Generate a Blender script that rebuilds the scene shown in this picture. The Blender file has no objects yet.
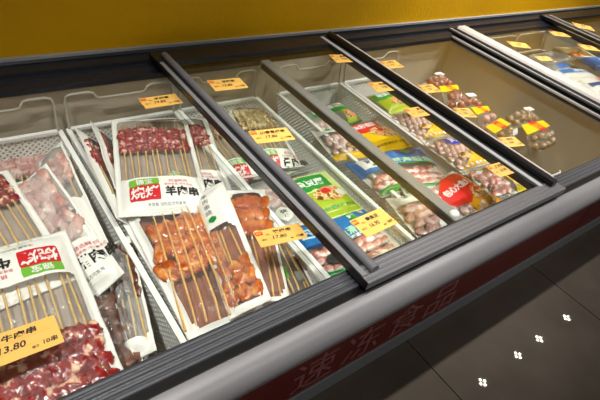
import bpy, math, random
from mathutils import Vector, Matrix, noise
random.seed(7)
C = bpy.context.scene.collection
PI = math.pi

# ------------------------------------------------------------------ camera
CZ = 1.42
RR = [[0.7981576910146116, 0.2564288222612516, -0.5451500338328259],
      [-0.5750905031726149, 0.5938953219642439, -0.562635992191804],
      [0.17948597002242953, 0.7625828516710133, 0.6214918993055445]]
R3 = Matrix(RR)
FPX = 493.18
cam_data = bpy.data.cameras.new('camera')
cam_data.sensor_width = 36.0
cam_data.lens = FPX / 600 * 36
cam_data.clip_start = 0.02
cam = bpy.data.objects.new('camera', cam_data)
C.objects.link(cam)
M4 = R3.to_4x4(); M4.translation = Vector((0, 0, CZ))
cam.matrix_world = M4
bpy.context.scene.camera = cam

def at(x, y, z):
    """the point of height z that the photo shows at pixel x, y"""
    d = R3 @ Vector((x - 300, 200 - y, -FPX))
    return Vector((0, 0, CZ)) + d * ((z - CZ) / d.z)

# ------------------------------------------------------------------ materials
def lin(c):
    return tuple(((v / 255) / 12.92 if v / 255 <= 0.04045 else ((v / 255 + 0.055) / 1.055) ** 2.4) for v in c)
MATS = {}
def mat(name, rgb, rough=0.5, metal=0.0, noise_amt=0.0, scale=40.0, coat=0.0, bump=0.0, emit=None, spec=0.5):
    if name in MATS: return MATS[name]
    m = bpy.data.materials.new(name); m.use_nodes = True
    nt = m.node_tree; b = nt.nodes['Principled BSDF']
    c = lin(rgb)
    b.inputs['Base Color'].default_value = (*c, 1)
    b.inputs['Roughness'].default_value = rough
    b.inputs['Metallic'].default_value = metal
    b.inputs['Specular IOR Level'].default_value = spec
    b.inputs['Coat Weight'].default_value = coat
    b.inputs['Coat Roughness'].default_value = 0.08
    tc = nt.nodes.new('ShaderNodeTexCoord')
    n = nt.nodes.new('ShaderNodeTexNoise'); n.inputs['Scale'].default_value = scale; n.inputs['Detail'].default_value = 4
    nt.links.new(tc.outputs['Object'], n.inputs['Vector'])
    if noise_amt:
        r = nt.nodes.new('ShaderNodeValToRGB')
        k = 1 - noise_amt
        r.color_ramp.elements[0].position = 0.3; r.color_ramp.elements[1].position = 0.7
        r.color_ramp.elements[0].color = (c[0]*k, c[1]*k, c[2]*k, 1)
        r.color_ramp.elements[1].color = (min(1, c[0]*(2-k)), min(1, c[1]*(2-k)), min(1, c[2]*(2-k)), 1)
        nt.links.new(n.outputs['Fac'], r.inputs['Fac']); nt.links.new(r.outputs['Color'], b.inputs['Base Color'])
    if bump:
        bp = nt.nodes.new('ShaderNodeBump'); bp.inputs['Strength'].default_value = bump; bp.inputs['Distance'].default_value = 0.004
        nt.links.new(n.outputs['Fac'], bp.inputs['Height']); nt.links.new(bp.outputs['Normal'], b.inputs['Normal'])
    if emit:
        b.inputs['Emission Color'].default_value = (*lin(emit[0]), 1); b.inputs['Emission Strength'].default_value = emit[1]
    MATS[name] = m
    return m

def two_sided_fresnel(nt, ior):
    g = nt.nodes.new('ShaderNodeNewGeometry'); mr = nt.nodes.new('ShaderNodeMapRange')
    mr.inputs['To Min'].default_value = ior; mr.inputs['To Max'].default_value = 1 / ior
    nt.links.new(g.outputs['Backfacing'], mr.inputs['Value'])
    fr = nt.nodes.new('ShaderNodeFresnel'); nt.links.new(mr.outputs[0], fr.inputs['IOR'])
    return fr
def film_mat(name, milk=0.12, rough=0.12, bump=0.5, tint=(255, 255, 255), refl=0.30):
    if name in MATS: return MATS[name]
    m = bpy.data.materials.new(name); m.use_nodes = True
    nt = m.node_tree; nt.nodes.clear()
    out = nt.nodes.new('ShaderNodeOutputMaterial')
    tr = nt.nodes.new('ShaderNodeBsdfTransparent'); tr.inputs['Color'].default_value = (*lin(tint), 1)
    df = nt.nodes.new('ShaderNodeBsdfDiffuse'); df.inputs['Color'].default_value = (0.8, 0.8, 0.8, 1)
    gl = nt.nodes.new('ShaderNodeBsdfGlossy'); gl.inputs['Roughness'].default_value = rough
    m1 = nt.nodes.new('ShaderNodeMixShader'); m1.inputs['Fac'].default_value = milk
    nt.links.new(tr.outputs[0], m1.inputs[1]); nt.links.new(df.outputs[0], m1.inputs[2])
    lw = two_sided_fresnel(nt, 1.5)
    m2 = nt.nodes.new('ShaderNodeMixShader')
    nt.links.new(lw.outputs[0], m2.inputs['Fac'])
    nt.links.new(m1.outputs[0], m2.inputs[1]); nt.links.new(gl.outputs[0], m2.inputs[2])
    nt.links.new(m2.outputs[0], out.inputs['Surface'])
    if bump:
        tc = nt.nodes.new('ShaderNodeTexCoord'); n = nt.nodes.new('ShaderNodeTexNoise')
        n.inputs['Scale'].default_value = 45; n.inputs['Detail'].default_value = 3
        mp = nt.nodes.new('ShaderNodeMapping'); mp.inputs['Scale'].default_value = (1, 0.45, 1)
        nt.links.new(tc.outputs['Object'], mp.inputs['Vector']); nt.links.new(mp.outputs[0], n.inputs['Vector'])
        bp = nt.nodes.new('ShaderNodeBump'); bp.inputs['Strength'].default_value = bump; bp.inputs['Distance'].default_value = 0.03
        nt.links.new(n.outputs['Fac'], bp.inputs['Height'])
        nt.links.new(bp.outputs['Normal'], gl.inputs['Normal']); nt.links.new(bp.outputs['Normal'], df.inputs['Normal'])
    MATS[name] = m
    return m

def blotch_mat(name, cols, scale=60, rough=0.25, coat=0.5, detail=3, stretch=(1, 1, 1)):
    """patches of the given colours (rgb, position)"""
    if name in MATS: return MATS[name]
    m = bpy.data.materials.new(name); m.use_nodes = True
    nt = m.node_tree; b = nt.nodes['Principled BSDF']
    b.inputs['Roughness'].default_value = rough; b.inputs['Coat Weight'].default_value = coat
    b.inputs['Coat Roughness'].default_value = 0.2
    tc = nt.nodes.new('ShaderNodeTexCoord'); mp = nt.nodes.new('ShaderNodeMapping'); mp.inputs['Scale'].default_value = stretch
    n = nt.nodes.new('ShaderNodeTexNoise'); n.inputs['Scale'].default_value = scale; n.inputs['Detail'].default_value = detail
    r = nt.nodes.new('ShaderNodeValToRGB'); el = r.color_ramp.elements
    for i, (c, p) in enumerate(cols):
        e = el[i] if i < 2 else el.new(p)
        e.position = p; e.color = (*lin(c), 1)
    nt.links.new(tc.outputs['Object'], mp.inputs['Vector']); nt.links.new(mp.outputs[0], n.inputs['Vector'])
    nt.links.new(n.outputs['Fac'], r.inputs['Fac']); nt.links.new(r.outputs['Color'], b.inputs['Base Color'])
    bp = nt.nodes.new('ShaderNodeBump'); bp.inputs['Strength'].default_value = 0.4; bp.inputs['Distance'].default_value = 0.003
    nt.links.new(n.outputs['Fac'], bp.inputs['Height']); nt.links.new(bp.outputs['Normal'], b.inputs['Normal'])
    MATS[name] = m
    return m

def glass_mat(name, ior=1.5, tint=(250, 252, 250), rough=0.015):
    if name in MATS: return MATS[name]
    m = bpy.data.materials.new(name); m.use_nodes = True
    nt = m.node_tree; nt.nodes.clear()
    out = nt.nodes.new('ShaderNodeOutputMaterial')
    tr = nt.nodes.new('ShaderNodeBsdfTransparent'); tr.inputs['Color'].default_value = (*lin(tint), 1)
    gl = nt.nodes.new('ShaderNodeBsdfGlossy'); gl.inputs['Roughness'].default_value = rough
    fr = two_sided_fresnel(nt, ior)
    mx = nt.nodes.new('ShaderNodeMixShader')
    nt.links.new(fr.outputs[0], mx.inputs['Fac']); nt.links.new(tr.outputs[0], mx.inputs[1]); nt.links.new(gl.outputs[0], mx.inputs[2])
    nt.links.new(mx.outputs[0], out.inputs['Surface'])
    MATS[name] = m
    return m

WHITE = mat('white_print', (236, 233, 230), 0.35)
PALE = mat('pale_print', (214, 210, 204), 0.4)
CLEAR = film_mat('clear_film', 0.07, 0.17, 1.0)
MILKY = film_mat('milky_film', 0.26, 0.2, 1.0)
CARD = mat('yellow_card', (212, 166, 80), 0.6, noise_amt=0.03, scale=30)
CARDRED = mat('card_red', (190, 40, 45), 0.6)
CARDLINE = mat('card_line', (190, 140, 70), 0.7)
INK = mat('black_ink', (22, 18, 18), 0.6)
REDP = mat('red_print', (204, 32, 46), 0.4)
REDP2 = mat('bright_red_print', (214, 26, 30), 0.35)
GREENP = mat('leaf_green_print', (112, 178, 62), 0.4)
DGREEN = mat('green_print', (30, 138, 58), 0.4)
LIME = mat('lime_print', (164, 182, 40), 0.4)
YELP = mat('yellow_print', (228, 182, 14), 0.4)
ORGP = mat('amber_print', (226, 160, 26), 0.4)
BLUEP = mat('sky_blue_print', (34, 112, 182), 0.4)
NAVY = mat('navy_print', (24, 58, 120), 0.4)
ROYAL = mat('royal_blue_print', (20, 56, 190), 0.35)
REDINK = mat('pink_red_ink', (206, 70, 80), 0.5)
GRAYINK = mat('grey_ink', (96, 96, 92), 0.6)
FOODA = blotch_mat('printed_food', [((240, 220, 190), 0.2), ((90, 40, 24), 0.75), ((220, 70, 40), 0.40), ((236, 214, 150), 0.5), ((120, 66, 36), 0.6)], 70, 0.4, 0.2)
BAMBOO = mat('bamboo', (222, 180, 112), 0.5, noise_amt=0.12, scale=60)
BAMBOO2 = mat('sauced_bamboo', (226, 172, 96), 0.45, noise_amt=0.15, scale=60)
SAUCEBACK = mat('sauce_stained_backing', (146, 88, 68), 0.5, noise_amt=0.25, scale=25)
DARKBACK = mat('dark_backing', (92, 76, 66), 0.5, noise_amt=0.2, scale=25)
GREYBACK = mat('greyish_backing', (170, 156, 148), 0.5, noise_amt=0.15, scale=30)
LAMB = blotch_mat('lamb_meat', [((112, 14, 26), 0.2), ((238, 205, 190), 0.70), ((150, 26, 38), 0.50), ((176, 52, 58), 0.57), ((226, 170, 160), 0.63)], 62, 0.22, 0.7)
BEEF = blotch_mat('beef_meat', [((92, 10, 16), 0.2), ((238, 208, 180), 0.70), ((140, 18, 28), 0.50), ((166, 44, 44), 0.57), ((226, 176, 148), 0.62)], 56, 0.2, 0.8)
CHICK = blotch_mat('sauced_meat', [((120, 36, 12), 0.2), ((236, 176, 104), 0.75), ((176, 76, 30), 0.42), ((206, 114, 54), 0.55)], 60, 0.14, 0.9)
CHICK2 = blotch_mat('amber_meat', [((150, 54, 18), 0.2), ((230, 150, 84), 0.8), ((196, 92, 40), 0.5)], 26, 0.2, 0.7)
PORK = blotch_mat('pale_pink_meat', [((168, 96, 96), 0.25), ((232, 206, 196), 0.72), ((206, 156, 150), 0.5)], 40, 0.3, 0.5)
BROWNM = blotch_mat('brown_meat', [((112, 78, 46), 0.25), ((232, 204, 156), 0.72), ((176, 134, 86), 0.5)], 50, 0.35, 0.4)
GOLDM = blotch_mat('golden_tendon', [((176, 132, 80), 0.25), ((250, 232, 196), 0.66), ((224, 188, 130), 0.48)], 60, 0.3, 0.5)
DARKM = blotch_mat('dark_meat', [((44, 22, 20), 0.3), ((130, 88, 74), 0.75), ((80, 44, 38), 0.5)], 40, 0.3, 0.5)
BALLP = blotch_mat('pink_fish_ball', [((206, 146, 138), 0.36), ((244, 222, 214), 0.62)], 30, 0.3, 0.4)
BALLR = blotch_mat('red_meat_ball', [((120, 46, 34), 0.3), ((178, 96, 76), 0.7)], 40, 0.35, 0.4)
BALLB = blotch_mat('tan_meat_ball', [((128, 92, 54), 0.3), ((176, 140, 98), 0.7)], 40, 0.35, 0.4)
STEAK = blotch_mat('squid_piece', [((186, 70, 68), 0.34), ((246, 232, 224), 0.56), ((222, 140, 130), 0.45)], 30, 0.25, 0.6)
FEDGE = mat('grey_edge', (124, 125, 127), 0.28, metal=0.2)
FGREY = mat('grey_plastic', (98, 98, 101), 0.36, metal=0.1)
FDARK = mat('dark_plastic', (26, 27, 29), 0.35)
FDARK2 = mat('matt_black_plastic', (11, 11, 12), 0.6, spec=0.2)
FBLACK = mat('black_plastic', (12, 12, 13), 0.28)
FSILV = mat('silver_strip', (172, 174, 176), 0.3, metal=0.25)
FBAR = mat('satin_bar', (146, 144, 142), 0.4, metal=0.3)
FTRACK = mat('track_plastic', (74, 76, 80), 0.34, metal=0.2)
BACKM = mat('back_frame', (25, 29, 37), 0.32, metal=0.3)
BUMP = mat('bumper_grey', (106, 105, 107), 0.4, metal=0.15, noise_amt=0.02, scale=8)
LINER = mat('liner_beige', (188, 176, 160), 0.45, noise_amt=0.03, scale=6)
SHELL = mat('shell_grey', (52, 50, 50), 0.5)
PANEL = mat('red_panel', (86, 18, 17), 0.25, coat=0.3)
PANTXT = mat('panel_lettering', (112, 66, 64), 0.5)
KICK = mat('kick_grey', (98, 102, 104), 0.35)
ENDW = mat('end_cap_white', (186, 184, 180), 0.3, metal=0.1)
WIRE = mat('white_wire', (240, 239, 238), 0.35)
WIREG = mat('grey_wire', (176, 170, 160), 0.35)
GLASS = glass_mat('lid_glass', 1.42)
HEADER = mat('header_yellow', (226, 192, 16), 0.4)
LED = mat('led_white', (255, 255, 255), 0.5, emit=((255, 244, 225), 70.0))
LAMPB = mat('lamp_body', (40, 40, 42), 0.5)

# ------------------------------------------------------------------ mesh builder
class MB:
    def __init__(self): self.v = []; self.f = []; self.m = []; self.s = []
    def add(self, verts, faces, mi=0, smooth=False):
        o = len(self.v); self.v += [tuple(p) for p in verts]
        for f in faces: self.f.append([i + o for i in f]); self.m.append(mi); self.s.append(smooth)
    def box(self, x0, x1, y0, y1, z0, z1, mi=0, mtx=None):
        vs = [Vector((x, y, z)) for z in (z0, z1) for y in (y0, y1) for x in (x0, x1)]
        if mtx: vs = [mtx @ v for v in vs]
        self.add(vs, [(0, 2, 3, 1), (4, 5, 7, 6), (0, 1, 5, 4), (2, 6, 7, 3), (0, 4, 6, 2), (1, 3, 7, 5)], mi)
    def extrude(self, prof, a0, a1, axis='x', mi=0, smooth=False, close=True):
        """profile of (p, z) swept along x (p = y) or y (p = x)"""
        n = len(prof); vs = []
        for a in (a0, a1):
            for p, z in prof: vs.append((a, p, z) if axis == 'x' else (p, a, z))
        fs = [(i, (i + 1) % n, n + (i + 1) % n, n + i) for i in range(n if close else n - 1)]
        self.add(vs, fs, mi, smooth)
        if close: self.add(vs, [tuple(range(n))[::-1], tuple(range(n, 2 * n))], mi)
    def tube(self, pts, r, n=8, mi=0, closed=False, taper=None):
        pts = [Vector(p) for p in pts]; k = len(pts); rings = []
        up0 = Vector((0, 0, 1)); prev = None
        for i, p in enumerate(pts):
            if closed: t = pts[(i + 1) % k] - pts[i - 1]
            else: t = pts[min(i + 1, k - 1)] - pts[max(i - 1, 0)]
            t.normalize()
            if prev is None:
                a = up0 if abs(t.z) < 0.9 else Vector((1, 0, 0))
                x = t.cross(a).normalized()
            else:
                x = (prev - t * prev.dot(t)).normalized()
            prev = x; y = t.cross(x); rr = r if taper is None else r * taper[i]
            rings.append([p + (x * math.cos(2 * PI * j / n) + y * math.sin(2 * PI * j / n)) * rr for j in range(n)])
        vs = [q for rg in rings for q in rg]; fs = []
        for i in range(k if closed else k - 1):
            a = i * n; b = ((i + 1) % k) * n
            for j in range(n): fs.append((a + j, a + (j + 1) % n, b + (j + 1) % n, b + j))
        self.add(vs, fs, mi, True)
        if not closed: self.add(vs, [tuple(range(n))[::-1], tuple(range((k - 1) * n, k * n))], mi)
    def lump(self, c, rx, ry, rz, seed=0, rough=0.25, nu=12, nv=8, mi=0, rot=None, sq=1.0):
        c = Vector(c); vs = []
        def pw(a): return math.copysign(abs(a) ** sq, a)
        for i in range(nv + 1):
            th = PI * i / nv
            for j in range(nu):
                ph = 2 * PI * j / nu
                d = Vector((pw(math.sin(th)) * pw(math.cos(ph)), pw(math.sin(th)) * pw(math.sin(ph)), pw(math.cos(th))))
                k = 1 + rough * noise.noise(d * 1.6 + Vector((seed * 3.1, seed * 1.7, seed * 0.9)))
                p = Vector((d.x * rx, d.y * ry, d.z * rz)) * k
                if rot: p = rot @ p
                vs.append(c + p)
        fs = []
        for i in range(nv):
            for j in range(nu):
                fs.append((i * nu + j, (i + 1) * nu + j, (i + 1) * nu + (j + 1) % nu, i * nu + (j + 1) % nu))
        self.add(vs, fs, mi, True)
    def build(self, name, mats, parent=None, loc=None, mtx=None):
        if not isinstance(mats, (list, tuple)): mats = [mats]
        me = bpy.data.meshes.new(name); me.from_pydata(self.v, [], self.f); me.update()
        for m in mats: me.materials.append(m)
        me.polygons.foreach_set('material_index', self.m); me.polygons.foreach_set('use_smooth', self.s)
        o = bpy.data.objects.new(name, me); C.objects.link(o)
        if parent is not None: o.parent = parent
        if mtx is not None: o.matrix_world = mtx
        elif loc is not None: o.location = loc
        return o

def tag(o, label=None, cat=None, group=None, kind=None):
    if label: o['label'] = label
    if cat: o['category'] = cat
    if group: o['group'] = group
    if kind: o['kind'] = kind
    return o
def thing(name, label, cat, mtx=None, group=None):
    o = bpy.data.objects.new(name, None); C.objects.link(o); o.empty_display_size = 0.05
    if mtx is not None: o.matrix_world = mtx
    return tag(o, label, cat, group)

TXT = {}
def glyphs(s, bold=0.0):
    """flat outline of the words: verts in 2D (height about 1), faces"""
    key = (s, bold)
    if key in TXT: return TXT[key]
    c = bpy.data.curves.new('words', 'FONT'); c.body = s; c.offset = bold; c.resolution_u = 2
    c.align_x = 'LEFT'
    o = bpy.data.objects.new('words', c); C.objects.link(o)
    bpy.context.view_layer.update()
    me = bpy.data.meshes.new_from_object(o.evaluated_get(bpy.context.evaluated_depsgraph_get()))
    vs = [(v.co.x, v.co.y) for v in me.vertices]; fs = [tuple(p.vertices) for p in me.polygons]
    bpy.data.objects.remove(o); bpy.data.curves.remove(c); bpy.data.meshes.remove(me)
    x0 = min(v[0] for v in vs); x1 = max(v[0] for v in vs); y0 = min(v[1] for v in vs); y1 = max(v[1] for v in vs)
    vs = [((a - (x0 + x1) / 2) / (y1 - y0), (b - (y0 + y1) / 2) / (y1 - y0)) for a, b in vs]
    TXT[key] = (vs, fs, (x1 - x0) / (y1 - y0))
    return TXT[key]
def put_words(mb, s, cx, cy, h, f, mi, bold=0.0, rot=0.0, width=None, shear=0.0):
    """words centred at cx, cy, h tall (stretched to width), heights from f(u, v)"""
    vs, fs, asp = glyphs(s, bold); sx = h if width is None else width / asp
    ca, sa = math.cos(rot), math.sin(rot); out = []
    for a, b in vs:
        a2, b2 = (a * sx + shear * b * h), b * h
        u, v = cx + a2 * ca - b2 * sa, cy + a2 * sa + b2 * ca
        out.append((u, v, f(u, v)))
    mb.add(out, fs, mi)

def inside(poly, x, y):
    r = False; n = len(poly)
    for i in range(n):
        x1, y1 = poly[i]; x2, y2 = poly[i - 1]
        if (y1 > y) != (y2 > y) and x < (x2 - x1) * (y - y1) / (y2 - y1) + x1: r = not r
    return r
def patch(mb, poly, f, mi, step=0.008, lift=0.0):
    """printed area: a fan-free strip fill of a convex-ish polygon that follows the height f"""
    ys = [p[1] for p in poly]; y0, y1 = min(ys), max(ys); n = max(2, int((y1 - y0) / step))
    rows = []
    for i in range(n + 1):
        y = y0 + (y1 - y0) * (i + (0.001 if i == 0 else -0.001 if i == n else 0)) / n; xs = []
        for k in range(len(poly)):
            (xa, ya), (xb, yb) = poly[k - 1], poly[k]
            if (ya > y) != (yb > y): xs.append(xa + (xb - xa) * (y - ya) / (yb - ya))
        if len(xs) >= 2: rows.append((y, min(xs), max(xs)))
    m = max(2, int((max(r[2] - r[1] for r in rows)) / step)); vs = []
    for y, a, b in rows:
        for j in range(m + 1):
            x = a + (b - a) * j / m; vs.append((x, y, f(x, y) + lift))
    fs = [(i * (m + 1) + j, i * (m + 1) + j + 1, (i + 1) * (m + 1) + j + 1, (i + 1) * (m + 1) + j) for i in range(len(rows) - 1) for j in range(m)]
    mb.add(vs, fs, mi, True)
def rrect(cx, cy, w, h, r=0.004, n=4):
    p = []
    for k, (sx, sy) in enumerate(((1, 1), (-1, 1), (-1, -1), (1, -1))):
        for i in range(n + 1):
            a = PI / 2 * (k + i / n)
            p.append((cx + sx * (w / 2 - r) + r * math.cos(a), cy + sy * (h / 2 - r) + r * math.sin(a)))
    return p
def blob(cx, cy, rx, ry, seed=0, n=20, amp=0.2):
    return [(cx + rx * math.cos(2*PI*i/n) * (1 + amp * noise.noise(Vector((math.cos(2*PI*i/n), math.sin(2*PI*i/n), seed)))),
             cy + ry * math.sin(2*PI*i/n) * (1 + amp * noise.noise(Vector((math.cos(2*PI*i/n), math.sin(2*PI*i/n), seed + 9))))) for i in range(n)]

# ------------------------------------------------------------------ the setting
def struct(o): o['kind'] = 'structure'; return o
WALL_Y = 1.147
FZ = 0.38            # height of the floor
def wall_mat():
    m = mat('yellow_wall', (205, 154, 0), 0.6, noise_amt=0.05, scale=5, bump=0.0, spec=0.12)
    nt = m.node_tree; b = nt.nodes['Principled BSDF']
    n = nt.nodes.new('ShaderNodeTexNoise'); n.inputs['Scale'].default_value = 90; n.inputs['Detail'].default_value = 5
    tc = nt.nodes.new('ShaderNodeTexCoord'); nt.links.new(tc.outputs['Object'], n.inputs['Vector'])
    bp = nt.nodes.new('ShaderNodeBump'); bp.inputs['Strength'].default_value = 0.35; bp.inputs['Distance'].default_value = 0.004
    nt.links.new(n.outputs['Fac'], bp.inputs['Height']); nt.links.new(bp.outputs['Normal'], b.inputs['Normal'])
    return m
def floor_mat():
    m = bpy.data.materials.new('floor_tile'); m.use_nodes = True
    nt = m.node_tree; b = nt.nodes['Principled BSDF']
    tc = nt.nodes.new('ShaderNodeTexCoord'); mp = nt.nodes.new('ShaderNodeMapping')
    T = 0.605
    mp.inputs['Location'].default_value = (-0.838 / T, -0.55 / T, 0); mp.inputs['Scale'].default_value = (1 / T, 1 / T, 1)
    nt.links.new(tc.outputs['Object'], mp.inputs['Vector'])
    br = nt.nodes.new('ShaderNodeTexBrick')
    br.offset = 0.0; br.inputs['Scale'].default_value = 1.0; br.inputs['Brick Width'].default_value = 1.0; br.inputs['Row Height'].default_value = 1.0
    br.inputs['Mortar Size'].default_value = 0.0025; br.inputs['Mortar Smooth'].default_value = 0.1
    br.inputs['Color1'].default_value = (*lin((74, 67, 60)), 1); br.inputs['Color2'].default_value = (*lin((71, 64, 57)), 1)
    br.inputs['Mortar'].default_value = (*lin((16, 14, 12)), 1)
    nt.links.new(mp.outputs[0], br.inputs['Vector'])
    n = nt.nodes.new('ShaderNodeTexNoise'); n.inputs['Scale'].default_value = 9; n.inputs['Detail'].default_value = 8
    nt.links.new(tc.outputs['Object'], n.inputs['Vector'])
    mx = nt.nodes.new('ShaderNodeMix'); mx.data_type = 'RGBA'; mx.blend_type = 'MULTIPLY'; mx.inputs['Factor'].default_value = 0.5
    nt.links.new(br.outputs['Color'], mx.inputs['A']); nt.links.new(n.outputs['Fac'], mx.inputs['B'])
    nt.links.new(mx.outputs['Result'], b.inputs['Base Color'])
    b.inputs['Roughness'].default_value = 0.02; b.inputs['Specular IOR Level'].default_value = 0.6
    return m
mb = MB(); mb.box(-2.5, 8, -4, WALL_Y + 0.1, FZ - 0.1, FZ)
struct(mb.build('floor', floor_mat()))
mb = MB(); mb.box(-2.5, 8, WALL_Y, WALL_Y + 0.1, FZ, 3.3)
struct(mb.build('wall_back', wall_mat()))
mb = MB(); mb.box(-2.5, 8, -4, WALL_Y + 0.1, 3.3, 3.4)
struct(mb.build('ceiling', mat('ceiling_paint', (70, 66, 62), 0.8)))

# ------------------------------------------------------------------ freezers
GZ_LOW, GZ_UP = 0.848, 0.872            # glass heights of the lower and the upper lids
def ridged(y0, y1, z0, z1, n=4, d=0.004):
    p = [(y0, z0), (y0, z1)]
    for i in range(n):
        a = y0 + (y1 - y0) * (i + 0.12) / n; b = y0 + (y1 - y0) * (i + 0.88) / n; c = (a + b) / 2
        p += [(a, z1 - d * 0.6), (a + (b - a) * 0.15, z1 - d * 0.1), (c, z1 + 0.0008), (b - (b - a) * 0.15, z1 - d * 0.1), (b, z1 - d * 0.6)]
    p += [(y1, z1), (y1, z0)]
    return p
def shell(t, x0, x1):
    b = MB()
    outer = [(0.296, 0.838), (0.305, 0.712), (0.360, 0.586), (0.360, FZ + 0.01), (1.137, FZ + 0.01), (1.137, 0.838)]
    inner = [(0.338, 0.838), (0.366, 0.62), (0.40, 0.46), (1.06, 0.46), (1.06, 0.838)]
    b.extrude(outer, x0, x1, 'x', 0, close=False)
    b.add([(x, 0.360, FZ + 0.01) for x in (x0, x1)] + [(x, 1.137, FZ + 0.01) for x in (x0, x1)], [(0, 1, 3, 2)], 0)
    for (xa, xb) in ((x0, x0 + 0.05), (x1 - 0.05, x1)):          # end walls, outside
        b.add([(xa if xa == x0 else xb, p, z) for p, z in outer], [tuple(range(6))], 0)
    # top rims
    for (ya, yb) in ((0.296, 0.338), (1.06, 1.137)):
        b.add([(x0, ya, 0.838), (x1, ya, 0.838), (x1, yb, 0.838), (x0, yb, 0.838)], [(0, 1, 2, 3)], 0)
    for (xa, xb) in ((x0, x0 + 0.05), (x1 - 0.05, x1)):
        b.add([(xa, 0.338, 0.838), (xb, 0.338, 0.838), (xb, 1.06, 0.838), (xa, 1.06, 0.838)], [(0, 1, 2, 3)], 0)
    b.build('cabinet_body', SHELL, t)
    l = MB()
    l.extrude(inner, x0 + 0.05, x1 - 0.05, 'x', 0, close=False)
    for x in (x0 + 0.05, x1 - 0.05): l.add([(x, p, z) for p, z in inner], [tuple(range(5))], 0)
    l.build('liner', LINER, t)
def freezer_front(t, x0, x1, words=None):
    b = MB()
    prof = [(0.296, 0.850), (0.288, 0.850), (0.276, 0.849), (0.266, 0.845), (0.257, 0.838), (0.2515, 0.828), (0.251, 0.818), (0.255, 0.807), (0.262, 0.790), (0.27, 0.772), (0.285, 0.738), (0.30, 0.706), (0.306, 0.706)]
    b.extrude(prof, x0, x1, 'x', 0, True)
    b.build('bumper_rail', BUMP, t)
    g = MB(); g.extrude([(0.2885, 0.848), (0.2885, 0.8535), (0.300, 0.8535), (0.300, 0.848)], x0, x1, 'x'); g.build('gap_shade_strip', FBLACK, t)  # black strip put in for the shade of the gap behind the bumper
    k = MB(); k.extrude(ridged(0.300, 0.336, 0.838, 0.856, 4), x0, x1, 'x', 0, False)
    k.build('front_track', FTRACK, t)
    p = MB(); p.box(x0 + 0.002, x1 - 0.002, 0.353, 0.360, FZ + 0.056, FZ + 0.203); pn = p.build('front_panel', PANEL, t)
    if words:
        w = MB()
        for s, cx in words: put_words(w, s, cx, FZ + 0.128, 0.11, lambda u, v: 0, 0, 0.0, width=0.115)
        w.v = [(a, 0.3525, z) for a, z, _ in w.v]
        w.build('lettering', PANTXT, pn)
    q = MB(); q.box(x0, x1, 0.350, 0.36, FZ, FZ + 0.055); q.build('kick_plate', KICK, t)
    r = MB()
    r.extrude([(1.06, 0.838), (1.06, 0.852), (1.075, 0.858), (1.094, 0.858), (1.096, 0.866), (1.136, 0.866), (1.142, 0.874), (1.1465, 0.874), (1.1465, 0.838)], x0, x1, 'x')
    r.build('back_track', BACKM, t)
    s = MB(); s.box(x0, x1, 1.1385, 1.1468, 0.872, 0.879); s.build('lit_back_edge', FSILV, t)  # pale strip paints the light along the frame's back edge
def lid(t, x0, x1, zg, mats, name='sliding_lid', yf=(0.312, 0.334), yb=(1.046, 1.085), left='flat', right='flat', lw=0.04, rw=0.04):
    """frame mesh with the glass pane, seals and grips as its pieces"""
    f = MB()
    f.extrude(ridged(yf[0], yf[1], zg - 0.008, zg + 0.005, 2 if yf[1]-yf[0] < 0.03 else 4, 0.0016), x0, x1, 'x')
    f.box(x0, x1, yb[0], yb[1], zg - 0.008, zg + 0.006, 2)
    for (a, b, st) in ((x0, x0 + lw, left), (x1 - rw, x1, right)):
        if st == 'none': continue
        f.extrude([(a, zg - 0.006), (a, zg + 0.004), (a + 0.003, zg + 0.006), (b - 0.003, zg + 0.006), (b, zg + 0.004), (b, zg - 0.006)], yf[1], yb[0], 'y', 1)
    fr = f.build(name, list(mats) + [BACKM], t)
    g = MB(); g.box(x0 + 0.004, x1 - 0.004, yf[1] - 0.004, yb[0] + 0.004, zg - 0.003, zg + 0.0005); g.build('glass_pane', GLASS, fr)
    return fr

t1 = thing('chest_freezer', 'long grey chest freezer with red front panel and sliding glass lids', 'freezer', group=None)
X0, X1 = -0.66, 1.660
shell(t1, X0, X1)
freezer_front(t1, X0, X1, [('速', 0.50), ('冻', 0.64), ('食', 0.78), ('品', 0.92)])
# lids of the first freezer
lb = lid(t1, X0 + 0.03, 0.775, GZ_LOW, [FTRACK, FBAR], rw=0.028, lw=0.03)
sk = MB(); sk.box(0.742, 0.747, 0.34, 1.035, 0.837, 0.851); sk.build('lid_seal', FDARK, lb)
lc = lid(t1, 1.024, 1.606, GZ_LOW, [FTRACK, FBLACK], lw=0.026, rw=0.03)
sk = MB(); sk.box(1.020, 1.024, 0.34, 1.035, 0.840, 0.853); sk.build('lid_seal', FDARK, lc)
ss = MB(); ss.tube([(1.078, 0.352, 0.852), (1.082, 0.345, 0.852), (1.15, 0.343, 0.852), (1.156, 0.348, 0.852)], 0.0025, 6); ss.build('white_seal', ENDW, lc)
st = MB(); st.box(1.576, 1.583, 0.335, 1.05, 0.852, 0.858); st.build('silver_edge', FSILV, lc)
la = lid(t1, 0.457, 1.052, GZ_UP, [FGREY, FDARK], yf=(0.285, 0.320), yb=(1.05, 1.11), lw=0.034, rw=0.064)
sk = MB(); sk.box(0.4555, 0.4572, 0.285, 1.10, 0.864, 0.8785); sk.build('lid_skirt', FBLACK, la)
gb = MB(); gb.tube([(0.4835, 0.300, 0.882), (0.4835, 0.32, 0.882), (0.4835, 1.08, 0.882)], 0.0082, 14); gb.build('grip_bar', FGREY, la)
ss = MB(); ss.box(0.4580, 0.4675, 0.30, 1.05, 0.877, 0.8795); ss.build('silver_edge', FEDGE, la)
gb = MB(); gb.tube([(1.026, 0.303, 0.884), (1.026, 0.32, 0.884), (1.026, 1.10, 0.884)], 0.010, 14); gb.build('grip_bar', FBLACK, la)
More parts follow.
